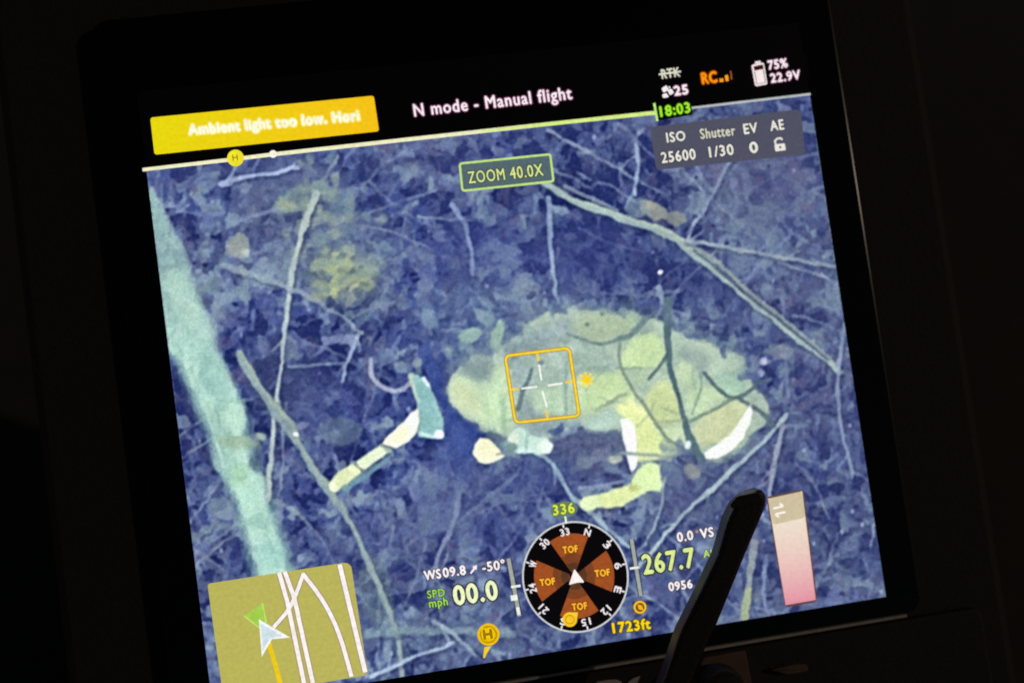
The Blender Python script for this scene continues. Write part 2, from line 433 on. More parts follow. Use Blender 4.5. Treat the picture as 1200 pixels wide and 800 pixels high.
# --- pale tree trunk on the left
tr = new_id('tree_trunk', 'pale mint tree trunk slanting along the left of the camera view')
trunk = [(120, 240), (176, 226), (212, 290), (240, 362), (262, 424), (279, 470), (290, 512), (305, 558), (319, 602), (335, 650), (347, 680), (352, 716), (300, 716), (296, 672), (287, 632), (279, 592), (266, 566), (240, 500), (206, 420), (160, 330)]
blob(trunk, (172, 208, 194), soft=6.5, oid=tr, warp=7, wsc=34, var=14)
MOT = (ID == tr)*1.0; C = mixc(C, (116, 144, 154), .8*MOT*sm(440, 290, Y)); C = mixc(C, (120, 156, 154), .25*MOT*sm(.0, -.4, V)); C = mixc(C, (188, 220, 204), .25*MOT*sm(.1, .5, V))  # upper trunk dimmed by painted haze, then mottled with litter noise
stroke([(280, 470), (292, 512), (307, 558), (321, 602), (337, 650), (349, 690)], 11, (120, 158, 158), .55, soft=6)  # this and the next stroke paint roundness shading along the trunk edges
stroke([(206, 420), (240, 500), (266, 566), (280, 596), (290, 640), (298, 690)], 9, (118, 154, 160), .55, soft=6)
for q in range(26):
    t = random.random(); x, y = 215+t*110+random.uniform(-14, 14), 400+t*280
    stroke([(x, y), (x+5, y+12), (x+8+random.uniform(-4, 4), y+26)], (2.6, 1.4), random.choice(((134, 170, 162), (196, 224, 208), (126, 158, 154))), .5, soft=1.5, breakup=.5)
for (x, y, rx, ry, c, al, r) in ((280, 518, 26, 8, (152, 176, 150), .7, 5), (276, 490, 12, 20, (182, 216, 198), .8, 0), (296, 580, 14, 26, (176, 214, 198), .7, 15), (300, 612, 20, 7, (140, 182, 170), .6, 0),
    (318, 650, 18, 18, (150, 196, 190), .6, 0), (250, 440, 16, 30, (140, 182, 176), .6, -20), (214, 350, 14, 40, (176, 208, 190), .5, -22), (176, 260, 18, 20, (140, 176, 172), .6, -20), (280, 555, 10, 14, (158, 200, 165), .6, 0), (332, 690, 20, 14, (134, 178, 176), .6, 0)):
    oval(x, y, rx, ry, c, rot=r, soft=5, alpha=al, warp=3, oid=0)

# --- leaf clumps
lc = new_id('leaf_clump', 'yellow green leaf clump beside the thin upright stick')
for (x, y, rx, ry, c, al, r) in ((402, 322, 42, 34, (122, 140, 140), .6, 0), (388, 306, 26, 12, (138, 156, 142), .85, -25), (412, 318, 26, 11, (136, 152, 138), .85, 15), (386, 338, 12, 8, (166, 176, 130), .95, 20), (402, 332, 16, 5, (160, 170, 136), .85, -20), (424, 332, 14, 7, (138, 150, 126), .85, 10), (402, 302, 14, 6, (166, 178, 140), .8, -40), (372, 348, 10, 6, (150, 162, 130), .7, 0)):
    oval(x, y, rx, ry, c, rot=r, soft=3 if al > .65 else 9, alpha=al, warp=4, wsc=9, oid=lc if al > .65 else 0)
lc = new_id('leaf_clump', 'grey green leaf clump at the top of the thin upright stick')
for (x, y, rx, ry, c, al, r) in ((352, 232, 34, 14, (128, 148, 146), .85, -25), (338, 238, 12, 8, (150, 162, 142), .85, 0), (378, 226, 18, 9, (122, 144, 150), .8, 20), (400, 240, 16, 20, (112, 136, 150), .6, 20)):
    oval(x, y, rx, ry, c, rot=r, soft=3.5, alpha=al, warp=5, wsc=9, oid=lc if al > .7 else 0)
lc = new_id('leaf_clump', 'small tan leaf clump resting on the big fallen branch')
for (x, y, rx, ry, c, al, r) in ((768, 248, 16, 9, (146, 152, 140), .85, 20), (758, 240, 9, 6, (158, 160, 138), .85, 0), (792, 256, 14, 8, (132, 140, 134), .8, 10), (745, 245, 14, 12, (122, 144, 158), .6, 0)):
    oval(x, y, rx, ry, c, rot=r, soft=2.5, alpha=al, warp=4, wsc=8, oid=lc if al > .7 else 0)
for (x, y, rx, ry, c, al, r) in ((279, 288, 12, 14, (146, 152, 146), .8, 30), (288, 296, 5, 4, (182, 190, 180), .8, 0), (440, 690, 20, 40, (112, 136, 136), .4, -10), (305, 512, 7, 5, (166, 186, 160), .8, 30),
    (352, 500, 10, 4, (140, 150, 180), .6, -30), (398, 505, 26, 16, (108, 130, 142), .5, 0), (450, 350, 10, 16, (116, 136, 158), .5, 0), (503, 374, 8, 14, (122, 146, 168), .7, -30), (492, 300, 18, 12, (112, 128, 156), .5, 20),
    (812, 552, 10, 8, (150, 156, 148), .75, 20), (720, 537, 9, 6, (176, 188, 168), .85, -15), (684, 543, 9, 8, (112, 124, 142), .7, 0), (702, 530, 9, 6, (120, 122, 144), .7, 0), (915, 412, 12, 9, (130, 142, 152), .6, 0), (896, 423, 5, 4, (180, 184, 206), .9, -20), (893, 437, 4, 3, (160, 164, 192), .8, 0)):
    oval(x, y, rx, ry, c, rot=r, soft=3, alpha=al, warp=3, wsc=8)

for k in range(90):
    t, q = random.gauss(0, 1), random.gauss(0, 1); x, y = 388+t*30+q*8, 282+q*42
    oval(x, y, random.uniform(4, 11), random.uniform(3, 7), random.choice(((124, 146, 148), (136, 156, 146), (108, 132, 150), (146, 160, 148), (84, 100, 136))), rot=random.uniform(0, 180), soft=2.6, alpha=random.uniform(.35, .7), warp=3, wsc=7)
for k in range(34):
    oval(random.gauss(402, 18), random.gauss(318, 15), random.uniform(3, 8), random.uniform(2, 4.5), random.choice(((158, 170, 132), (172, 182, 134), (134, 150, 132), (176, 186, 150), (92, 108, 122))), rot=random.uniform(-50, 20), soft=1.7, alpha=random.uniform(.5, .85), warp=2, wsc=6)
# --- branches on the forest floor
def branch(label, pts, w, col, alpha=.9, hi=None, soft=1.6, breakup=.3, extra=()):
    k = new_id('branch', label); col = tuple(np.array(col)*1.06+4); alpha = min(1, alpha*1.15); breakup *= .7; hi = tuple(np.array(hi)*.8+np.array((120, 138, 150))*.2) if hi else None; w = np.array(w)*.88
    stroke([(x+2.5, y+4) for x, y in pts], w*1.05, (46, 56, 98), .5*alpha, soft=2.6, breakup=.4)  # branch contact shadow painted into the picture, offset down and right
    w = np.interp(np.linspace(0, 1, 17), np.linspace(0, 1, len(np.atleast_1d(w))), np.atleast_1d(w))*np.array([random.uniform(.72, 1.25) for _ in range(17)])
    for q in range(random.choice((1, 2, 3))):
        i = random.randrange(len(pts)-1); t = random.random(); a = math.atan2(pts[i+1][1]-pts[i][1], pts[i+1][0]-pts[i][0]) + random.choice((-1, 1))*random.uniform(.4, .9)
        x, y = pts[i][0]*(1-t)+pts[i+1][0]*t, pts[i][1]*(1-t)+pts[i+1][1]*t; L = random.uniform(10, 26)
        stroke([(x, y), (x+math.cos(a)*L*.5, y+math.sin(a)*L*.5+random.uniform(-3, 3)), (x+math.cos(a)*L, y+math.sin(a)*L)], (2.8, 1.6), col, alpha*.8, oid=k)
    stroke(pts, w, col, alpha, soft=soft, hi=hi, oid=k, breakup=breakup, warp=2.2)
    for (p, ww, c, al) in extra: stroke(p, ww, c, al, oid=k, breakup=breakup)
branch('big pale fallen branch crossing the upper right of the camera view', [(632, 211), (665, 232), (700, 245), (735, 258), (770, 268), (800, 283), (830, 310), (865, 340), (900, 368), (928, 390), (985, 436)], (6, 12, 11, 11, 9, 8), (132, 152, 152), .95, hi=(178, 194, 162), breakup=.12,
       extra=(([(803, 284), (832, 299), (862, 327), (895, 356), (930, 382), (980, 428)], (5, 3.5), (140, 154, 152), .85), ([(662, 218), (690, 230), (724, 247)], (4.5, 3), (140, 155, 166), .8)))
stroke([(814, 293), (842, 317), (882, 351), (930, 388), (970, 422)], (3, 3.5, 3), (64, 76, 108), .8, warp=1)
branch('thin twig forking right from the big fallen branch', [(803, 281), (850, 290), (890, 298), (930, 304), (1010, 318)], (5, 3), (134, 146, 156), .8)
branch('thin upright pale stick below the grey leaf clump', [(370, 226), (364, 245), (356, 265), (345, 305), (339, 345), (335, 375), (331, 410), (326, 450), (321, 500), (318, 530), (314, 585)], (8, 8, 7, 5, 5.5, 5), (150, 166, 166), .92, hi=(182, 192, 168), breakup=.2)
branch('dull twig slanting across the thin upright stick', [(262, 310), (300, 325), (335, 335), (365, 350), (400, 370), (424, 390)], (7, 6, 5), (132, 148, 160), .7)
branch('long bent branch running down beside the map', [(280, 415), (300, 450), (322, 478), (340, 500), (348, 518), (360, 537), (376, 562), (392, 584), (412, 614), (430, 655), (445, 690), (460, 725), (468, 755), (472, 800)], (10, 15, 10, 10, 9, 8, 7), (122, 142, 146), .9, hi=(160, 176, 152), soft=2.2, breakup=.2)
branch('thin upright twig above the deer back', [(643, 232), (645, 290), (651, 340), (655, 366)], (6, 5, 4), (130, 150, 176), .75)
branch('short upright twig near the exposure readout', [(745, 168), (747, 200), (744, 228)], (5, 4), (136, 154, 178), .75)
branch('pale twig running under the deer towards the compass', [(612, 522), (634, 533), (652, 548), (666, 578), (690, 600), (716, 622), (738, 640)], (7, 6, 6, 5), (128, 152, 166), .85)
branch('pale straight twig below the deer tail', [(922, 486), (890, 522), (838, 570), (802, 600), (768, 640), (748, 664)], (5, 6, 6, 5), (142, 162, 168), .82)
branch('fine twig hanging below the deer hind leg', [(778, 560), (777, 588), (766, 615), (756, 640)], (3.5, 3), (142, 162, 166), .7)
branch('grey stick near the right edge above the antenna', [(918, 500), (909, 535), (903, 565), (900, 596)], (7, 6), (132, 140, 156), .75)
branch('grey stick between the antenna and the palette bar', [(884, 636), (880, 668), (877, 690), (873, 724)], (11, 8, 9), (128, 138, 142), .75, extra=(([(877, 692), (872, 724)], (9, 8), (156, 168, 128), .8),))
branch('soft pale branch along the bottom of the screen', [(432, 742), (470, 739), (530, 738), (600, 742)], (12, 9), (122, 146, 152), .6, soft=3)
branch('pale twig beside the lower map corner', [(436, 792), (480, 771), (532, 753)], (6, 4), (148, 168, 186), .8)
branch('short pale twig left of the home marker', [(508, 728), (530, 740), (557, 768)], (7, 4), (138, 158, 170), .7)
branch('dim forked twig left of the compass', [(538, 578), (532, 615), (514, 648), (508, 680)], (7, 6), (112, 126, 154), .75, extra=(([(606, 556), (570, 584), (530, 618)], (5, 4), (112, 132, 160), .6),))
branch('small crooked twig above the deer antler', [(420, 392), (411, 412), (404, 432), (400, 448)], (5, 4), (136, 154, 178), .75, extra=(([(338, 430), (370, 427), (402, 426)], (3.5, 3), (140, 160, 180), .7),))
branch('pale twig in the upper left corner of the camera view', [(258, 216), (285, 208), (318, 204), (350, 196)], (6, 5), (144, 158, 188), .8, extra=(([(272, 262), (300, 252), (328, 244)], (5, 4), (132, 146, 178), .6),))
branch('thin forked twig below the exposure readout', [(862, 178), (842, 214), (826, 244), (812, 262)], (4, 4), (126, 138, 162), .7, extra=(([(814, 192), (822, 206), (834, 222)], (4, 3), (122, 134, 160), .6), ([(815, 256), (807, 278)], (3.5, 3), (160, 172, 188), .8)))
branch('dim upright twig beside the zoom readout', [(530, 240), (545, 262), (552, 290), (554, 320)], (7, 5), (118, 136, 170), .7)
branch('pale forked twig behind the deer back', [(772, 336), (776, 352), (786, 366), (794, 378)], (9, 6), (122, 140, 158), .75, extra=(([(740, 348), (770, 344), (800, 340)], (6, 4), (112, 128, 154), .6),))
branch('dim twig beyond the right of the deer', [(1010, 300), (990, 380), (978, 470), (1000, 560)], (5, 4), (124, 138, 162), .7)
branch('pale twig near the right edge of the screen', [(1130, 180), (1090, 260), (1060, 380), (1046, 500), (1020, 640)], (6, 5, 4), (134, 150, 168), .7)

# --- the deer
body = new_id('deer', 'pale grey green deer lying on the leaf litter in the camera view')
shadow_band = [(494, 408), (506, 436), (515, 458), (527, 482), (545, 503), (560, 520), (548, 540), (528, 512), (520, 480), (506, 452)]
blob(shadow_band, (62, 82, 146), soft=5, alpha=.8, warp=3)
stroke([(497, 412), (510, 440), (520, 462), (536, 486), (556, 508)], (14, 16, 20, 22), (62, 80, 144), .8, soft=4)
oval(700, 520, 60, 14, (78, 88, 120), soft=9, alpha=.5, warp=5)
outline = [(523, 456), (529, 438), (541, 423), (556, 416), (574, 420), (588, 404), (606, 394), (622, 378), (646, 366), (672, 361), (694, 364), (716, 368), (740, 364), (757, 374), (770, 374), (784, 386), (806, 392), (830, 402), (850, 409), (866, 417), (876, 432), (880, 450), (893, 462), (900, 480), (893, 496), (880, 508), (868, 526), (846, 538), (826, 535), (806, 530), (788, 524), (776, 536), (756, 542), (737, 534), (729, 506), (715, 505), (694, 502), (678, 498), (662, 504), (640, 516), (612, 520), (590, 512), (570, 506), (553, 497), (538, 484), (527, 470)]
blob([(540, 410), (600, 378), (650, 350), (740, 352), (800, 376), (860, 400), (880, 440), (700, 470), (560, 450)], (112, 134, 152), soft=16, alpha=.65, warp=9, wsc=16)
blob(outline, (148, 174, 162), soft=5.5, oid=body, warp=5, wsc=16, var=8)
def zone(pts, col, al=.92, soft=2.6):
    blob([(492+x/2.564, 328+y/2.564) for x, y in pts], col, soft=soft*1.5, alpha=al, warp=2.6, wsc=14, var=7)
zone([(225, 235), (330, 175), (430, 145), (500, 185), (600, 250), (605, 275), (480, 300), (300, 330), (262, 300)], (138, 166, 164), .8, 8)
zone([(240, 190), (330, 150), (440, 110), (470, 150), (380, 200), (260, 240)], (112, 136, 156), .8, 9)
zone([(85, 335), (105, 290), (128, 262), (205, 312), (235, 245), (262, 250), (292, 425), (240, 442), (200, 436), (120, 385)], (168, 196, 166), .95, 4)
zone([(84, 330), (104, 296), (160, 330), (190, 420), (130, 388), (100, 360)], (182, 196, 158), .7, 5)
zone([(200, 330), (250, 300), (280, 420), (232, 440), (190, 420)], (176, 212, 172), .6, 7)
zone([(128, 242), (170, 226), (216, 240), (210, 290), (180, 306), (150, 296), (118, 276)], (112, 138, 150), .85, 4)
zone([(452, 140), (480, 108), (540, 92), (600, 104), (645, 112), (640, 150), (580, 184), (530, 184), (490, 168)], (152, 174, 150), .9, 4)
zone([(660, 118), (690, 112), (705, 150), (640, 180)], (126, 150, 150), .7, 4)
zone([(598, 240), (622, 200), (660, 166), (700, 158), (730, 186), (738, 226), (712, 258), (660, 272), (612, 264)], (174, 203, 152), .97, 2.4)
zone([(470, 300), (540, 280), (604, 276), (630, 320), (660, 352), (600, 362), (530, 392), (468, 404)], (174, 203, 150), .9, 4)
zone([(440, 300), (480, 290), (500, 400), (450, 410)], (160, 192, 168), .7, 6)
zone([(612, 282), (660, 284), (712, 268), (690, 300), (650, 320)], (156, 184, 154), .8, 3)
zone([(676, 352), (700, 318), (740, 296), (766, 316), (790, 400), (780, 432), (706, 436), (660, 396)], (180, 198, 142), .92, 3)
zone([(500, 420), (545, 400), (592, 388), (606, 428), (560, 446), (500, 446)], (146, 182, 176), .85, 4)
zone([(584, 384), (610, 362), (640, 352), (676, 392), (716, 448), (752, 506), (730, 536), (650, 546), (646, 470), (612, 414)], (206, 221, 150), .96, 2.6)
zone([(700, 446), (790, 438), (804, 478), (784, 496), (744, 478)], (186, 208, 166), .9, 2.6)
zone([(726, 480), (770, 500), (786, 520), (740, 536)], (166, 184, 150), .8, 3)
zone([(762, 276), (790, 244), (824, 256), (834, 296), (806, 338), (782, 316)], (166, 192, 160), .92, 3)
zone([(772, 214), (830, 200), (872, 236), (866, 286), (834, 272), (800, 236)], (122, 146, 150), .8, 4)
zone([(796, 346), (836, 304), (884, 326), (926, 348), (866, 388), (812, 424)], (168, 195, 160), .92, 2.6)
zone([(876, 296), (900, 270), (946, 268), (980, 300), (976, 334), (934, 344), (896, 322)], (134, 172, 160), .95, 2.6)
zone([(900, 320), (960, 316), (950, 342), (920, 340)], (156, 198, 172), .7, 4)
zone([(816, 446), (864, 398), (944, 362), (986, 384), (960, 432), (916, 482), (850, 502), (822, 474)], (180, 191, 150), .94, 2.6)
zone([(984, 346), (1028, 342), (1050, 396), (1032, 442), (1004, 440), (992, 390)], (134, 158, 152), .9, 3)
zone([(264, 250), (320, 244), (330, 320), (282, 330)], (132, 156, 168), .75, 5)
zone([(296, 420), (300, 372), (326, 352), (352, 396), (400, 404), (440, 412), (380, 424)], (108, 134, 152), .8, 4)
zone([(340, 330), (430, 320), (446, 410), (380, 402), (350, 386)], (166, 198, 170), .85, 4)
zone([(300, 430), (400, 420), (480, 430), (470, 456), (380, 470), (320, 470)], (116, 142, 162), .8, 6)
MOT = (ID == body)*1.0; FUR = fbm((X*.96+Y*.28)/16, (Y*.96-X*.28)/3, 501, 3)-.5; B1 = fbm(X/34, Y/30, 511, 2)-.5
GR = C.mean(-1)[..., None]; C = C + MOT[..., None]*((GR-C)*.16 + np.array((15, 13, 6)))
C = C + (FUR*MOT)[..., None]*9 + (B1*MOT)[..., None]*np.array((26, 22, 16))
# fluffy pale ears / brush in front of the back
for (pts, c) in (([(535, 396), (546, 386), (560, 384), (566, 390), (556, 400), (540, 404)], (146, 176, 164)), ([(574, 404), (578, 386), (586, 374), (592, 378), (590, 394), (584, 410)], (150, 178, 160)), ([(556, 358), (566, 362), (582, 374), (572, 384), (558, 376)], (124, 148, 160))):
    blob(pts, c, soft=2.4, alpha=.85, warp=2.5)
# dark twigs lying across the deer
def over(label, pts, w, col, al=.9, extra=()):
    k = new_id('twig', label); stroke(pts, w, col, al, soft=1.4, oid=k)
    for (p, ww, c, a2) in extra: stroke(p, ww, c, a2, soft=1.4, oid=k)
over('dark twig running down across the deer hindquarters', [(783, 352), (782, 390), (785, 425), (790, 450), (798, 474), (802, 490), (803, 502), (812, 522), (820, 536)], (10, 8, 6, 6, 7, 11, 10), (88, 112, 124), .92, (([(782, 416), (772, 432), (761, 444)], (4.5, 4), (92, 116, 124), .85),))
over('thin dark twig across the deer thigh', [(727, 394), (724, 415), (728, 432), (738, 451), (755, 475), (772, 500), (784, 516), (798, 524)], (3, 3.5, 4, 4, 4), (128, 144, 134), .85)
over('curved dark twig over the deer back', [(758, 372), (747, 386), (733, 396), (714, 401), (702, 404), (684, 398), (664, 392)], (6, 6, 5, 4, 3), (108, 130, 136), .8, (([(752, 432), (735, 431), (722, 432)], (3, 2), (132, 156, 140), .7), ([(708, 402), (707, 418)], (3, 2), (130, 158, 150), .6)))
over('forked dark twig over the deer rump', [(826, 438), (837, 451), (848, 461), (857, 466), (867, 465), (877, 459), (888, 450), (902, 444)], (5, 4, 5, 5, 4, 3), (92, 112, 122), .88, (([(858, 467), (842, 476), (826, 486), (808, 494)], (5, 4, 4), (128, 150, 134), .85), ([(866, 467), (880, 475), (894, 484), (906, 498)], (4, 5, 7), (92, 110, 120), .85), ([(822, 438), (823, 455), (817, 470), (811, 486)], (4, 3, 2.5), (124, 152, 146), .7)))
over('grey twig along the deer belly', [(698, 480), (714, 471), (734, 461)], (4, 4), (146, 164, 142), .8, (([(768, 494), (785, 494), (800, 493)], (3, 3), (150, 164, 142), .7), ([(664, 425), (663, 460), (664, 500)], (4, 4), (132, 160, 150), .6)))
over('short dark twig inside the yellow aiming square', [(623, 432), (618, 447), (611, 462), (607, 478)], (4, 5, 6, 7), (98, 120, 132), .85, (([(621, 415), (621, 432)], (3, 3), (136, 162, 160), .6), ([(633, 424), (636, 425)], (5, 5), (118, 140, 148), .8)))
for (x, y) in ((556, 402), (530, 420), (610, 386), (655, 362), (720, 360), (800, 388), (845, 404), (880, 440), (600, 524), (660, 508), (790, 528)):
    for q in range(3): oval(x+random.uniform(-14, 14), y+random.uniform(-7, 7), random.uniform(5, 11), random.uniform(3, 6), random.choice(((92, 112, 146), (122, 146, 158), (76, 92, 138), (138, 162, 160))), rot=random.uniform(0, 180), soft=2.5, alpha=.65, warp=3, wsc=7)
for k in range(9):
    x, y = random.uniform(580, 860), random.uniform(385, 490); a = random.uniform(0, math.pi); pts = [(x, y)]
    for q in range(random.choice((2, 3))):
        a += random.uniform(-.3, .3); L = random.uniform(9, 16); x += math.cos(a)*L; y += math.sin(a)*L; pts.append((x, y))
    stroke(pts, (2.6, 1.6), (124, 148, 142), .5, soft=1.6, warp=2, breakup=.5)
# sub-parts of the deer
k = new_id('hind_leg', 'yellowish hind leg with a white front edge', body)
blob([(727, 491), (738, 490), (743, 498), (746, 512), (746, 529), (735, 529), (731, 518), (730, 504)], (242, 246, 240), soft=2.4, oid=k, warp=1, var=3)
blob([(734, 533), (747, 533), (746, 546), (741, 553), (738, 546)], (224, 238, 232), soft=1.6, oid=k, warp=1, var=3)
stroke([(728, 531), (745, 531), (770, 534), (786, 538)], (3, 4, 5), (146, 160, 160), .85, soft=1.5)
blob([(742, 556), (752, 545), (764, 541), (773, 545), (775, 556), (777, 567), (773, 575), (758, 576), (746, 582), (735, 586), (733, 576), (738, 566)], (202, 222, 166), soft=2.6, oid=k, warp=2, var=6)
blob([(680, 588), (690, 582), (706, 577), (720, 572), (736, 568), (752, 574), (740, 584), (728, 593), (712, 596), (700, 594), (692, 599), (682, 595)], (208, 220, 158), soft=2.6, oid=k, warp=2, var=8)
oval(692, 589, 12, 8, (206, 224, 176), rot=-12, soft=3, alpha=.9); oval(742, 571, 6, 5, (176, 184, 112), soft=3, alpha=.7); oval(760, 556, 12, 10, (212, 234, 170), soft=4, alpha=.8)
stroke([(680, 571), (705, 569), (730, 563)], (4, 3.5), (142, 154, 178), .7)
k = new_id('tail', 'bright white curved tail', body)
blob([(879.5, 474), (881, 484), (879, 495), (871, 513), (858, 527.5), (842, 536), (828, 537), (825, 530), (841, 520), (857, 507), (868, 492)], (230, 238, 228), soft=2.3, oid=k, warp=1, var=4)
oval(806, 521, 4, 4.5, (208, 228, 220), soft=2, alpha=.9)
k = new_id('hoof', 'cream rounded hoof below the chest', body)
blob([(554, 531), (556, 520), (563, 513), (572, 514), (580, 521), (588, 530), (592, 535), (582, 540), (571, 543), (560, 541)], (224, 224, 188), soft=1.6, oid=k, warp=1, var=5)
stroke([(582, 532), (588, 531)], (3, 3), (120, 140, 140), .8, soft=1)
k = new_id('belly_patch', 'pale belly fur under the chest', body)
blob([(592, 521), (598, 507), (608, 500), (617, 504), (626, 512), (640, 515), (648, 522), (642, 530), (630, 533), (616, 529), (604, 530)], (182, 210, 200), soft=2.4, oid=k, warp=3, var=10)
oval(639, 523, 9, 7, (208, 228, 212), soft=2.5, alpha=.95); oval(615, 528, 10, 3, (206, 228, 222), soft=2, alpha=.8); oval(603, 514, 6, 7, (214, 222, 202), soft=2.5, alpha=.8); oval(600, 523, 7, 5, (124, 152, 150), soft=2.5, alpha=.8)
stroke([(617, 505), (617, 528)], (4, 3), (150, 182, 172), .7); stroke([(574, 508), (590, 520), (600, 526)], (10, 10), (120, 146, 148), .6, soft=4); stroke([(590, 472), (592, 505)], (7, 7), (150, 182, 160), .6, soft=3)
k = new_id('antler', 'curved grey antler', body)
stroke([(434, 421), (434, 434), (439, 447), (449, 455), (463, 459), (474, 456), (481, 449)], (5, 6, 5.5, 5, 5, 4.5), (156, 162, 182), .92, oid=k)
stroke([(428, 416), (428, 436), (434, 451)], (4, 3), (112, 108, 134), .5)
k = new_id('head', 'blue green wedge of the head with a white tip', body)
blob([(480, 437), (488, 439), (498, 445), (507.5, 460), (515, 481), (521, 496), (520, 514), (509, 513), (490, 511.5), (491, 484), (487, 466), (483, 452)], (138, 182, 182), soft=2.3, oid=k, warp=1.2, var=8)
stroke([(482, 440), (486, 456), (491, 472)], (6, 4, 2), (188, 200, 178), .85); oval(515, 509, 6, 5.5, (228, 242, 242), soft=2.2, alpha=.95); stroke([(497, 444), (504, 453)], (4.5, 3), (206, 224, 238), .85, soft=1.2)  # last stroke paints a highlight on the right edge of the head
stroke([(491, 508), (510, 512)], (4, 4), (190, 220, 214), .8); oval(489, 425, 6, 5, (150, 170, 160), soft=3, alpha=.7); oval(490, 434, 4, 5, (96, 124, 134), soft=2, alpha=.7)
k = new_id('foreleg', 'cream outstretched foreleg crossed by dark bands', body)
blob([(490, 477), (491.5, 492), (489, 506), (478, 518), (464, 525), (447, 520), (456, 509), (470, 497)], (238, 238, 206), soft=2.2, oid=k, warp=.8, var=5)
blob([(446, 521), (459, 527), (442, 540), (426, 551), (416, 542), (430, 532)], (208, 222, 188), soft=2.2, oid=k, warp=1, var=6)
blob([(413, 542), (424, 553), (408, 566), (390, 578), (386, 567), (394, 555)], (204, 214, 168), soft=2.2, oid=k, warp=1, var=7)
oval(416, 549, 7, 5, (220, 230, 186), soft=2.5, alpha=.9); oval(390, 569, 4.5, 7, (220, 232, 196), soft=2.5, alpha=.9); oval(467, 511, 10, 6, (232, 238, 190), rot=-35, soft=3, alpha=.7); oval(483, 494, 5, 12, (250, 248, 232), soft=3, alpha=.8)
stroke([(415, 543.5), (424.5, 552.5)], (2.6, 2.6), (112, 132, 122), .85, soft=1, oid=k); stroke([(446, 521.5), (456, 528)], (2.4, 2.4), (150, 164, 146), .8, soft=1, oid=k)
stroke([(404, 572), (425, 560), (444, 546), (460, 533)], (9, 6, 5), (116, 158, 166), .75, soft=2)  # teal shadow painted beneath the foreleg
for (x, y) in ((688, 380), (706, 368)): oval(x, y, 3, 2, (70, 84, 110), soft=1.5, alpha=.5)
oval(773.5, 319, 3, 3, (232, 236, 250), soft=1.3); oval(347, 509, 3.5, 2.2, (222, 228, 232), soft=1.2)

# denoised, sharpened look of a high gain video picture
def box(A, r):
    for ax in (0, 1):
        p = [(0, 0)]*A.ndim; p[ax] = (r+1, r); B = np.cumsum(np.pad(A, p, mode='edge'), axis=ax)
        n = A.shape[ax]; hi_ = [slice(None)]*A.ndim; lo_ = hi_.copy()
        hi_[ax] = slice(2*r+1, 2*r+1+n); lo_[ax] = slice(0, n); A = (B[tuple(hi_)]-B[tuple(lo_)])/(2*r+1)
    return A
def kuwahara(A, r):
    g = A.mean(-1); h = r
    m = box(A, h); v = box(g*g, h)-box(g, h)**2
    best = None
    for dy in (-h, h):
        for dx in (-h, h):
            mm = np.roll(m, (dy, dx), (0, 1)); vv = np.roll(v, (dy, dx), (0, 1))
            if best is None: best, bv = mm.copy(), vv.copy()
            else:
                k_ = vv < bv; best[k_] = mm[k_]; bv = np.where(k_, vv, bv)
    return best
C = C + RNG.normal(0, 7, C.shape[:2])[..., None] + RNG.normal(0, 3, C.shape)
K = kuwahara(C, 1)*.45 + box(C, 1)*.55
K = K*.4 + box(K, 1)*.6
C = K + ((K - box(K, 3))*.75 + (K - box(K, 16))*.20).mean(-1)[..., None]
C = (C - 100)*1.08 + 104 + RNG.normal(0, 3.2, C.shape[:2])[..., None] + RNG.normal(0, 2.0, C.shape)
C = C + (fbm(X/3.2, Y/3.2, 301, 2)[..., None]-.5)*9 + (fbm(X/60, Y/60, 311, 2)[..., None]-.5)*10
C = np.clip(C, 0, 252)
LINC = lin(C)

# split the one picture into its separate things, edge to edge on the same plane
fid = ID[:-1, :-1].copy()
idx = np.arange(NX*NY).reshape(NY, NX)
quads = np.stack([idx[:-1, :-1], idx[:-1, 1:], idx[1:, 1:], idx[1:, :-1]], -1)
flatco = np.stack([GX.ravel(), GY.ravel(), np.zeros(NX*NY)], 1); flatcol = LINC.reshape(-1, 3)
def picture_mesh(name, mask, parent, label):
    q = quads[mask]
    used, inv = np.unique(q.ravel(), return_inverse=True); nq = len(q)
    me = bpy.data.meshes.new(name)
    me.vertices.add(len(used)); me.vertices.foreach_set('co', flatco[used].ravel())
    me.loops.add(nq*4); me.loops.foreach_set('vertex_index', inv.ravel().astype(np.int32))
    me.polygons.add(nq); me.polygons.foreach_set('loop_start', np.arange(0, nq*4, 4, dtype=np.int32))
    me.update(calc_edges=True)
    at = me.attributes.new('picture', 'FLOAT_COLOR', 'POINT')
    col = np.ones((len(used), 4), np.float32); col[:, :3] = flatcol[used]; at.data.foreach_set('color', col.ravel())
    return link(name, me, M_PIC, parent, label)
feed = picture_mesh('camera_feed', fid == 0, ctl, 'blue night camera view of leaf litter filling the screen')
made = {}
for k, (nm, lb, par) in NAMES.items():
    msk = fid == k
    if msk.sum() < 12: continue
    made[k] = picture_mesh(nm, msk, made[par] if par else ctl, lb)

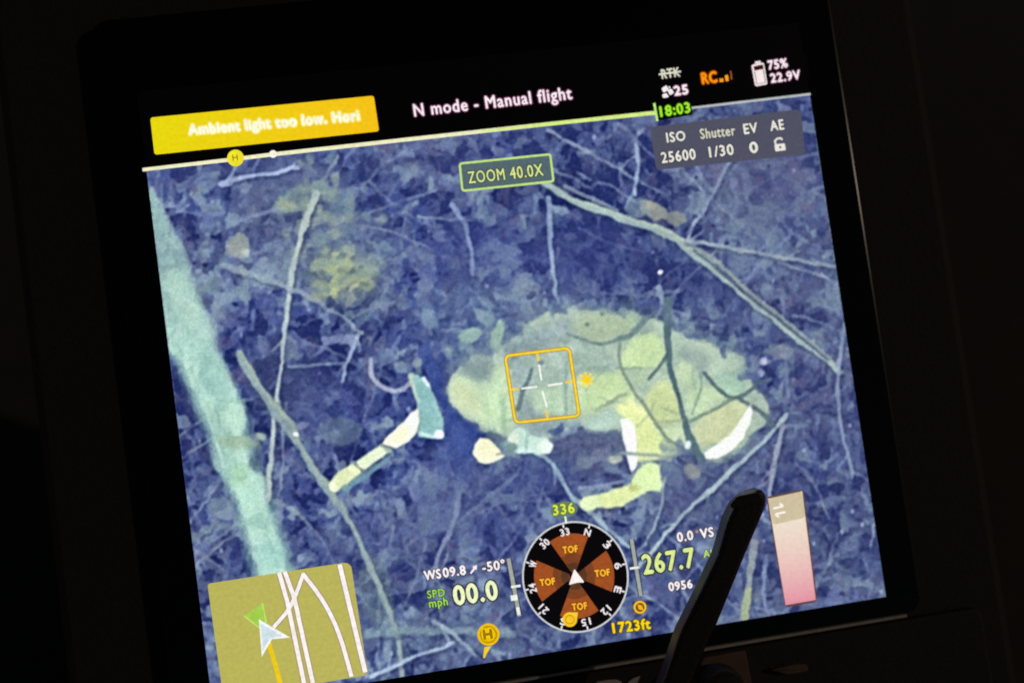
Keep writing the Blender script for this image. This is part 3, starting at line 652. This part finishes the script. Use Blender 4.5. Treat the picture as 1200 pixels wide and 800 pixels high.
# ------------------------------------------------------------------ status strip on top of the display
solid_prism('status_strip', rect(xl, xr, yt+0.0001, ys), -0.00055, -0.0001, M_OFF, ctl)
WHITE = (250, 240, 244); LIME = (214, 236, 150); PINK = (120, 60, 96)  # PINK paints the glow halo round white lettering
ban = shape('warning_banner', round_poly([(176, 138), (438, 112.3), (444.3, 154), (181, 181.5)], 3.5), lit((232, 216, 16), (246, 194, 24), .05), ctl, Z1, 'yellow low light warning banner', tint=lambda x, y: float(np.clip((x-260)/180, 0, 1)))
text('Ambient light too low. Hori', (222, 158), (421, 141), 11.5, (255, 252, 226), ban, z=Z3, bold=.05, outline=(252, 234, 110), oz=.07)
m1 = shape('flight_mode_readout', round_poly([(480, 118), (672, 97), (675, 122), (484, 143)], 3), M_OFF, ctl, Z1)
text('N mode - Manual flight', (486, 136.5), (670.5, 116), 14, WHITE, m1, bold=.017, outline=PINK, oz=.045)
m2 = shape('satellite_readout', round_poly([(770, 80), (812, 75), (816, 114), (772, 118)], 3), M_OFF, ctl, Z1)
text('RTK', (776, 92.5), (797, 89.5), 10.5, (226, 224, 206), m2, bold=.02, outline=(40, 34, 34))
ribbon('strike_line', [(772, 87.5), (798, 84)], 2.0, lit((226, 224, 206)), m2, Z4)
text('25', (791, 112), (806.5, 110), 10.5, WHITE, m2, bold=.035, outline=PINK)
for pts in ([(775, 104), (781, 100), (784, 105), (778, 109)], [(782, 106), (787, 104), (790, 109), (785, 112)], [(776, 111), (781, 109), (784, 114), (777, 115)], [(783, 101), (786, 102), (785, 105)]):
    shape('satellite_icon', round_poly(pts, 1.5), lit(WHITE), m2, Z3)
m3 = shape('signal_readout', round_poly([(818, 82), (862, 77), (865, 100), (821, 104)], 3), M_OFF, ctl, Z1)
text('RC', (823.5, 98.5), (840.5, 96.3), 12.5, (255, 150, 14), m3, bold=.035, outline=(120, 44, 0))
for q in ([(843, 92.5), (847.5, 92), (848, 96), (843.5, 96.5)], [(849.5, 88.5), (853, 88), (854, 95), (850.3, 95.5)]):
    shape('signal_bar', q, lit((250, 160, 30)), m3, Z3)
shape('signal_bar', [(855.5, 83.5), (857, 83.2), (858.3, 93.3), (856.6, 93.6)], lit((150, 88, 40)), m3, Z3)
bat = shape('battery_icon', round_poly([(880.5, 76.3), (895, 73.4), (899.4, 99), (885, 101.5)], 2.5), lit((246, 232, 232)), ctl, Z2)
shape('battery_cap', [(885, 75), (884.5, 72.6), (891, 71.5), (891.6, 74)], lit((246, 232, 232)), bat, Z2)
shape('battery_empty', [(883, 78), (894, 75.8), (895, 81), (884, 83.2)], lit((60, 14, 16)), bat, Z3)
ribbon('battery_line', [(884.3, 84.2), (887, 98.8), (897, 97), (894.6, 82)], .9, lit((50, 40, 44)), bat, Z3)
m4 = shape('battery_readout', round_poly([(900, 70), (946, 64), (948, 92), (903, 99)], 3), M_OFF, ctl, Z1)
text('75%', (901, 81.8), (923, 78.6), 10, WHITE, m4, bold=.03, outline=PINK)
text('22.9V', (904, 97), (938, 92.5), 10, WHITE, m4, bold=.03, outline=PINK)

# flight time line under the strip
tl = ribbon('flight_time_line', [(167, 199), (272, 187), (320, 181), (480, 163.3), (640, 145.8), (768, 132.5)], (4, 4.6, 4.6, 4.4, 4.2), lit((240, 238, 196)), ctl, Z2, label='pale yellow flight time line across the top of the camera view')
ribbon('line_green_end', [(560, 154.6), (640, 145.8), (768, 132.3)], (1.5, 4.4, 4.6), lit((216, 238, 134)), tl, Z3)
ribbon('line_grey_end', [(808, 127), (928, 113), (950, 110.4)], 2.6, lit((186, 192, 192)), tl, Z3)
shape('line_dot', circle((320, 180.6), 4.4), lit((250, 246, 230)), tl, Z4)
hm = shape('home_badge', circle((276, 185.3), 9.8), lit((240, 226, 44)), ctl, Z4)
text('H', (273, 188.6), (279, 188), 7, (96, 90, 20), hm, z=Z5+Z1, outline=None, bold=0)
tb = shape('time_badge', round_poly([(768, 125), (809.5, 119), (811.6, 134.6), (771, 141.5)], 2.5), M_OFF, ctl, Z4, 'black badge with lime clock digits')
text('18:03', (774.5, 136.8), (809, 131.6), 11.5, (164, 236, 44), tb, z=Z5+Z2, bold=.03, outline=(40, 84, 10), oz=.04)
ribbon('badge_tick', [(766.6, 121), (770.4, 142)], 2.6, lit((190, 240, 130)), tb, Z5)

# exposure readout
ex = shape('exposure_readout', round_poly([(761.5, 149), (938, 128), (944, 181), (769, 199.5)], 6), lit((80, 82, 99), None, .06), ctl, Z1, 'dark translucent camera exposure readout')
IV = (236, 234, 224)
text('ISO', (782, 167), (803.5, 164.4), 11, IV, ex, outline=(50, 50, 62)); text('Shutter', (821.5, 163), (862, 158.4), 11.5, (214, 212, 196), ex, outline=(50, 50, 62))
text('EV', (872.5, 157.2), (888, 155.2), 11.5, IV, ex, outline=(50, 50, 62)); text('AE', (903.5, 153.4), (919, 151.6), 11.5, IV, ex, outline=(50, 50, 62))
text('25600', (776, 191), (815.5, 186.4), 12, IV, ex, outline=(50, 50, 62)); text('1/30', (832, 184.4), (860, 181), 12, IV, ex, outline=(50, 50, 62))
text('0', (879.5, 179.4), (888.5, 178.2), 12, IV, ex, outline=(50, 50, 62), bold=.035)
shape('lock_body', round_poly([(907.4, 169.6), (919.6, 168), (921, 176), (908.8, 177.6)], 1.5), lit(IV), ex, Z3)
ribbon('lock_shackle', [(909.3, 169.5), (908, 165.5), (910.6, 162.6), (914.6, 162), (917, 164)], 2.2, lit(IV), ex, Z3)
shape('lock_keyhole', circle((914.3, 172.6), 1.5), lit((80, 82, 99)), ex, Z4)

# zoom readout
zb = shape('zoom_readout', round_poly([(538, 191.3), (645.3, 180.3), (649.2, 213), (541.5, 224.3)], 3), lit((84, 104, 112), None, .12), ctl, Z1, 'zoom readout in a pale lime frame')
ribbon('readout_frame', round_poly([(538.6, 191.8), (644.8, 180.9), (648.6, 212.5), (542, 223.7)], 3), 2.5, lit((196, 228, 128)), zb, Z2, True)
text('ZOOM', (549.5, 215), (592, 210.6), 13.5, (224, 236, 150), zb, bold=.006, outline=(60, 80, 70)); text('40.0X', (598.5, 209.8), (637, 205.4), 13.5, (224, 236, 150), zb, bold=.01, outline=(60, 80, 70))

# aiming square
YEL = (250, 216, 58); ORG = (176, 128, 30)
sq = round_poly([(592, 417), (667, 407.6), (679, 487), (604, 495)], 6)
rt = ribbon('aiming_square', sq, 4.6, lit(ORG), ctl, Z1, True, 'yellow rounded aiming square over the deer shoulder')
ribbon('square_line', sq, 2.7, lit(YEL), rt, Z2, True)
for a, b in (((629.2, 413), (631.2, 423)), ((640.2, 481), (641.8, 490)), ((599, 456.4), (608, 455.6)), ((662.5, 447.8), (673, 446.6))):
    ribbon('square_tick', [a, b], 2.6, lit((248, 206, 60)), rt, Z3)
for a, b in (((631.6, 427), (634.6, 445.5)), ((635.6, 458), (641, 477)), ((611, 455.2), (629.6, 453)), ((642, 451.4), (659.3, 449))):
    ribbon('cross_line', [a, b], 2.3, lit((246, 246, 236)), rt, Z3)
sn = shape('sun_icon', circle((687.2, 444.6), 4.8), lit((252, 210, 24)), ctl, Z2, 'small yellow sun icon beside the aiming square')
for k in range(8):
    t = math.radians(k*45-8); ribbon('ray', [(687.2+math.cos(t)*5.6, 444.6+math.sin(t)*5.6), (687.2+math.cos(t)*9.2, 444.6+math.sin(t)*9.2)], (3.6, 2.4), lit((252, 222, 70)), sn, Z2)

# ------------------------------------------------------------------ compass
CC = (674.3, 675.6)
cp = shape('compass', circle(CC, 61.5, 64.5, 72), lit((9, 7, 9), None, .05), ctl, Z1, 'round black compass dial with four brown sectors')
ribbon('dial_rim', circle(CC, 61.5, 64.5, 72), 2.0, lit((206, 208, 210)), cp, Z2, True)
for k, (tx, ty) in enumerate(((668.8, 643.4), (706.4, 671), (679.6, 710.2), (642, 681.6))):
    base = -90 + 90*k; c0 = (CC[0]-1.5, CC[1]-1)
    o = shape('sector', [circle(c0, 6, 6.3, 40, -8, base-28, base-28)[0]] + circle(c0, 47, 50, 16, -8, base-29, base+29) + [circle(c0, 6, 6.3, 40, -8, base+28, base+28)[0]], lit((160, 80, 36), None, .12), cp, Z2)
    shape('inner_sector', circle(c0, 6, 6.3, 4, -8, base-27, base+27) + circle(c0, 25, 27, 10, -8, base-28.5, base+28.5)[::-1], lit((124, 66, 36), None, .12), cp, Z3)
    shape('inner_sector', circle(c0, 6, 6.3, 4, -8, base-26, base+26) + circle(c0, 15, 16, 10, -8, base-28, base+28)[::-1], lit((88, 56, 34), None, .12), cp, Z4)
    text('TOF', (tx-8.6, ty+4.6), (tx+8.6, ty+2.6), 7.6, (252, 184, 50), cp, z=Z5+Z1, bold=.045, outline=(104, 34, 6), oz=.06)
shape('aircraft_arrow', round_poly([(673, 666), (685, 682), (676, 682.2), (666.6, 685)], 2), lit((255, 244, 240)), cp, Z5)
for k, lab in enumerate(('33', 'N', '3', '6', 'E', '12', '15', 'S', '21', '24', 'W', '30')):
    th = math.radians(-90 - 8 - 6 + 30*k - 0)
    d = np.array((math.cos(th), math.sin(th))); tn = np.array((-d[1], d[0]))
    c0 = np.array((CC[0]+d[0]*52.5*.98, CC[1]+d[1]*52.5*1.03)); hw = 5.2 if len(lab) == 2 else 3.4
    text(lab, c0-tn*hw-d*3.8, c0+tn*hw-d*3.8, 7.8, (240, 232, 236), cp, z=Z3, bold=.03, outline=None, up=d)
    e = np.array((d[0]*.98, d[1]*1.03))
    ribbon('dial_tick', [np.array(CC)+e*57.5, np.array(CC)+e*61.5], 1.8, lit((232, 228, 230)), cp, Z3)
shape('home_puck', circle((667.8, 725.4), 8.6), lit((246, 200, 40)), cp, Z5)
ribbon('puck_ring', circle((667.8, 725.4), 5), 1.3, lit((206, 150, 20)), cp, Z5+Z1, True)
shape('puck_pointer', [(671, 717), (677.5, 717), (676, 725)], lit((246, 206, 60)), cp, Z5+0.00005)
hd = shape('heading_readout', circle((661, 597), 16, 10, 30), lit((100, 124, 126), None, .1), ctl, Z1)  # oval paints the soft greenish halo behind the heading digits
text('336', (649, 603.4), (673.5, 600), 11.5, (222, 232, 92), hd, bold=.025, outline=(92, 124, 30), oz=.06)
ribbon('heading_tick', [(662.3, 604.5), (663.6, 613)], 2.4, lit((236, 244, 226)), hd, Z4)

# ------------------------------------------------------------------ flight readouts round the compass
DK = (40, 44, 58)
def scale_bar(name, a, b, w, ticks, label):
    s = ribbon(name, [a, b], w+2.4, lit((52, 58, 66)), ctl, Z1, label=label)
    ribbon('bar_fill', [a, b], w, lit((164, 170, 164)), s, Z2)
    for (p, q, ww) in ticks: ribbon('bar_tick', [p, q], ww, lit((240, 242, 234)), s, Z3)
    return s
sb = scale_bar('speed_scale', (595.8, 654), (608.6, 721.5), 4.6, (((599, 687.4), (610, 685.8), 2.8), ((598.5, 700.5), (606.5, 699.4), 6.5), ((606.6, 711), (608.2, 720), 3.6)), 'slanted grey speed scale left of the compass')
ab = scale_bar('altitude_scale', (740, 631.5), (751, 697.5), 4.2, (((738, 665.8), (749, 664.2), 2.6),), 'slanted grey altitude scale right of the compass')
ws = ribbon('wind_readout', [(498, 681), (592, 667)], .8, lit((84, 94, 130)), ctl, Z1)
text('WS', (498, 679.4), (517, 676.6), 10.5, WHITE, ws, bold=.035, outline=DK); text('09.8', (520, 676), (546, 672.4), 10.5, WHITE, ws, bold=.035, outline=DK); text('-50\u00b0', (566, 669.6), (592, 666), 10.5, WHITE, ws, bold=.03, outline=DK)
ribbon('wind_arrow', [(551.5, 671.5), (557.5, 663.5)], (2.2, 2.6), lit(WHITE), ws, Z3); shape('wind_arrow_head', [(553.5, 663.6), (559, 661.6), (558.6, 667.5)], lit(WHITE), ws, Z4)
sp = ribbon('speed_readout', [(534, 710), (584, 703)], .8, lit((84, 94, 130)), ctl, Z1)
text('00.0', (533.5, 708.2), (583.5, 701.2), 21.5, (240, 248, 196), sp, bold=.03, outline=DK, oz=.04)
text('SPD', (501.5, 700.6), (521.5, 697.6), 8.6, (156, 212, 88), sp, bold=.025, outline=DK); text('mph', (503.5, 711.4), (525, 708.2), 9.4, (156, 212, 88), sp, bold=.025, outline=DK)
vr = ribbon('vertical_speed_readout', [(794, 636), (836, 630)], .8, lit((90, 98, 126)), ctl, Z1)
text('0.0', (794.5, 634.4), (812.5, 631.6), 10.5, WHITE, vr, bold=.035, outline=DK); text('VS', (821.5, 630.2), (836.5, 627.8), 10.5, WHITE, vr, bold=.035, outline=DK)
shape('small_dot', circle((816.6, 622.6), 1.6), lit((190, 150, 90)), vr, Z2)
ar = ribbon('altitude_readout', [(756, 674), (816, 665)], .8, lit((90, 98, 126)), ctl, Z1)
text('267.7', (755, 672.2), (815, 663.4), 22, (220, 238, 150), ar, bold=.025, outline=DK, oz=.04)
text('ALT', (825, 653), (845, 650), 8.6, (190, 226, 120), ar, bold=.025, outline=DK)
text('0956', (784.5, 692), (811.5, 688.2), 9.6, WHITE, ar, bold=.035, outline=DK)
hr = shape('home_distance_icon', circle((750, 711), 8.4), lit((120, 78, 20)), ctl, Z1, 'small yellow ring icon above the home distance')
ribbon('icon_ring', circle((750, 711), 6.4), 2.2, lit((246, 196, 50)), hr, Z2, True); shape('icon_arrow', [(747, 707.5), (752.5, 709), (754, 714.5), (748.5, 713.5)], lit((240, 180, 50)), hr, Z2)
dr = ribbon('home_distance_readout', [(719, 742), (762, 737)], .8, lit((90, 98, 126)), ctl, Z1)
text('1723ft', (719, 741.2), (762.5, 735.8), 11.5, (250, 216, 22), dr, bold=.035, outline=(84, 66, 10))
hp = shape('home_marker', circle((572.4, 743), 13), lit((240, 194, 0)), ctl, Z2, 'yellow round home marker with a pointed tail')
ribbon('marker_ring', circle((572.4, 743), 9.2), 1.5, lit((176, 136, 0)), hp, Z3, True)
text('H', (567.6, 748.6), (577, 747.4), 11, (158, 118, 0), hp, z=Z4, bold=.05, outline=(250, 214, 30), oz=.05)
shape('marker_tail', [(567.5, 757.6), (575.5, 756.6), (571.2, 764), (568, 770.5), (566.2, 770.4)], lit((246, 210, 30)), hp, Z3)

# ------------------------------------------------------------------ map inset
def mapclip(y): return y
mp = shape('map_inset', round_poly([(243, 683.5), (405, 658.6), (411.5, 662), (430.6, 787.5), (427, 791), (262, 819)], 4), lit((186, 180, 92), None, .06), ctl, Z1, 'olive map inset with white roads in the lower left corner')
RW = (250, 244, 238); RC_ = (168, 138, 118)
bot = lambda x: 790.5 + (430-x)*.163
def road(pts, w=4.4):
    ribbon('road_casing', pts, w+2.2, lit(RC_), mp, Z2); ribbon('road', pts, w, lit(RW), mp, Z3 + 0.000004*len(pts))
road([(327, 670.4), (336.6, 704), (346, 750), (356.6, 801)], 5); road([(333.8, 669.6), (345, 700.6), (357, 756), (366.6, 799.5)], 5)
def chaikin(pts, n=2):
    P = [np.array(p, float) for p in pts]
    for _ in range(n):
        Q = [P[0]]
        for i in range(len(P)-1): Q += [P[i]*.75+P[i+1]*.25, P[i]*.25+P[i+1]*.75]
        P = Q+[P[-1]]
    return P
road(chaikin([(355.6, 671.5), (346, 698.8), (337.5, 715.6), (320.6, 734.4)]), 4.4); road(chaikin([(354.6, 671.5), (378.8, 702.5), (397.5, 740), (412, 792)]), 4.8)
road([(398, 661), (413, 724), (428, 787)], 5.4)
shape('view_wedge', [(286, 721), (307.5, 706), (312, 729), (303, 734)], lit((164, 206, 80)), mp, Z4)
ribbon('wedge_edge', [(286, 721), (304, 735)], 1.8, lit((196, 222, 110)), mp, Z5); ribbon('wedge_edge', [(307.5, 706), (312, 729)], 1.8, lit((196, 222, 110)), mp, Z5)
ribbon('heading_line', [(314, 750), (322, 776), (330, 806)], 5.2, lit((240, 204, 16)), mp, Z5)
arw = shape('aircraft_arrow', [(303.4, 725), (340, 746.4), (318.6, 748.6), (306.8, 769)], lit((244, 246, 244)), mp, Z5+Z1)
shape('arrow_face', [(305.4, 730), (331, 745), (317, 746.6), (308, 762)], lit((206, 226, 232)), mp, Z5+Z2)

# ------------------------------------------------------------------ palette bar at the right
pl = [(899, 584), (902, 580.6), (950, 571.5), (966, 697), (962, 702), (924, 709.6), (918, 705)]
def pal_t(x, y): return float(np.clip((y-596-(930-x)*0.16)/105, 0, 1))
def grid_shape(name, p00, p10, p01, p11, n, mat, parent, z, tint, label):
    V, T, Fs = [], [], []
    for j in range(n+1):
        for i in (0, 1):
            a = np.array(p00)*(1-j/n)+np.array(p01)*(j/n); b = np.array(p10)*(1-j/n)+np.array(p11)*(j/n)
            p = a if i == 0 else b; V.append(P3(p[0], p[1], z)); T.append(tint(j/n))
        if j: Fs.append((2*j, 2*j+1, 2*j-1, 2*j-2))
    me = mesh_of(name, V, Fs); at = me.attributes.new('tint', 'FLOAT', 'POINT'); at.data.foreach_set('value', np.array(T, dtype=np.float32))
    return link(name, me, mat, parent, label)
shapeback = shape('palette_bar', round_poly([(897.8, 582), (941.5, 572.5), (958, 704.6), (920.4, 711.4)], 5), lit((96, 70, 62)), ctl, Z1, 'cream to pink colour palette bar at the right of the antenna')
grid_shape('palette_gradient', (900, 584), (940, 575.2), (920.6, 708.6), (956, 702.4), 14, lit((240, 232, 210), (228, 146, 164), .04), shapeback, Z2, lambda t: t**1.5, None)
sw = shape('swap_button', round_poly([(900, 584), (939.6, 575.4), (943.6, 606), (906, 614.5)], 3), lit((206, 192, 160), None, .05), shapeback, Z3)
for pts in ([(906, 595.4), (918, 592.8)], [(918, 592.8), (913.6, 589.6)], [(920.4, 599.6), (908.4, 602)], [(908.4, 602), (912.8, 605.4)]):
    ribbon('swap_arrow', pts, 2.3, lit((250, 244, 232)), shapeback, Z4 + random.uniform(0, 2e-5))
build_texts()

# ------------------------------------------------------------------ paddle antenna standing in front of the display
ant = bpy.data.objects.new('antenna', None); COL.objects.link(ant); ant.matrix_world = ROOT
ant['label'] = 'black blunt-ended paddle antenna slanting across the lower right of the screen'
ant['category'] = 'antenna'
edge = [(862, 578.5), (890, 573), (896.5, 575.5), (899, 584), (895, 601), (876.5, 644), (863.8, 675), (841.5, 730), (828, 758.5), (812, 797), (786, 860), (762, 905), (702, 905), (734, 868), (766, 799), (773, 784), (790, 733), (813, 687), (832.8, 645), (844, 605), (852.6, 588)]
A = solid_prism('blade', [tuple(map(float, panel(x, y, 0.024 if 1 <= i <= 11 else 0.0165))) for i, (x, y) in enumerate(edge)], 0.0165, 0.024, M_ANT, ant, None, 0.0013, 3)
B = solid_prism('tip_cap', [tuple(map(float, panel(x, y, 0.0246))) for x, y in round_poly([(864, 581), (889, 576), (893.5, 584), (889, 590), (858, 596), (855.5, 591)], 3)], 0.0235, 0.0246, M_ANT, ant, None, 0.0002)
xh, yh = panel(735, 900, 0.02)
hb = bmesh.new(); bmesh.ops.create_cone(hb, cap_ends=True, segments=28, radius1=0.009, radius2=0.009, depth=0.018)
bmesh.ops.bevel(hb, geom=[e for e in hb.edges if e.is_manifold and e.calc_face_angle(0) > 1], offset=0.001, segments=2, affect='EDGES')
hm_ = bpy.data.meshes.new('hinge'); hb.to_mesh(hm_); hb.free()
h = link('hinge', hm_, M_BLACK, ant); h.location = (float(xh), float(yh), 0.012)

# ------------------------------------------------------------------ finish
bpy.context.view_layer.update()
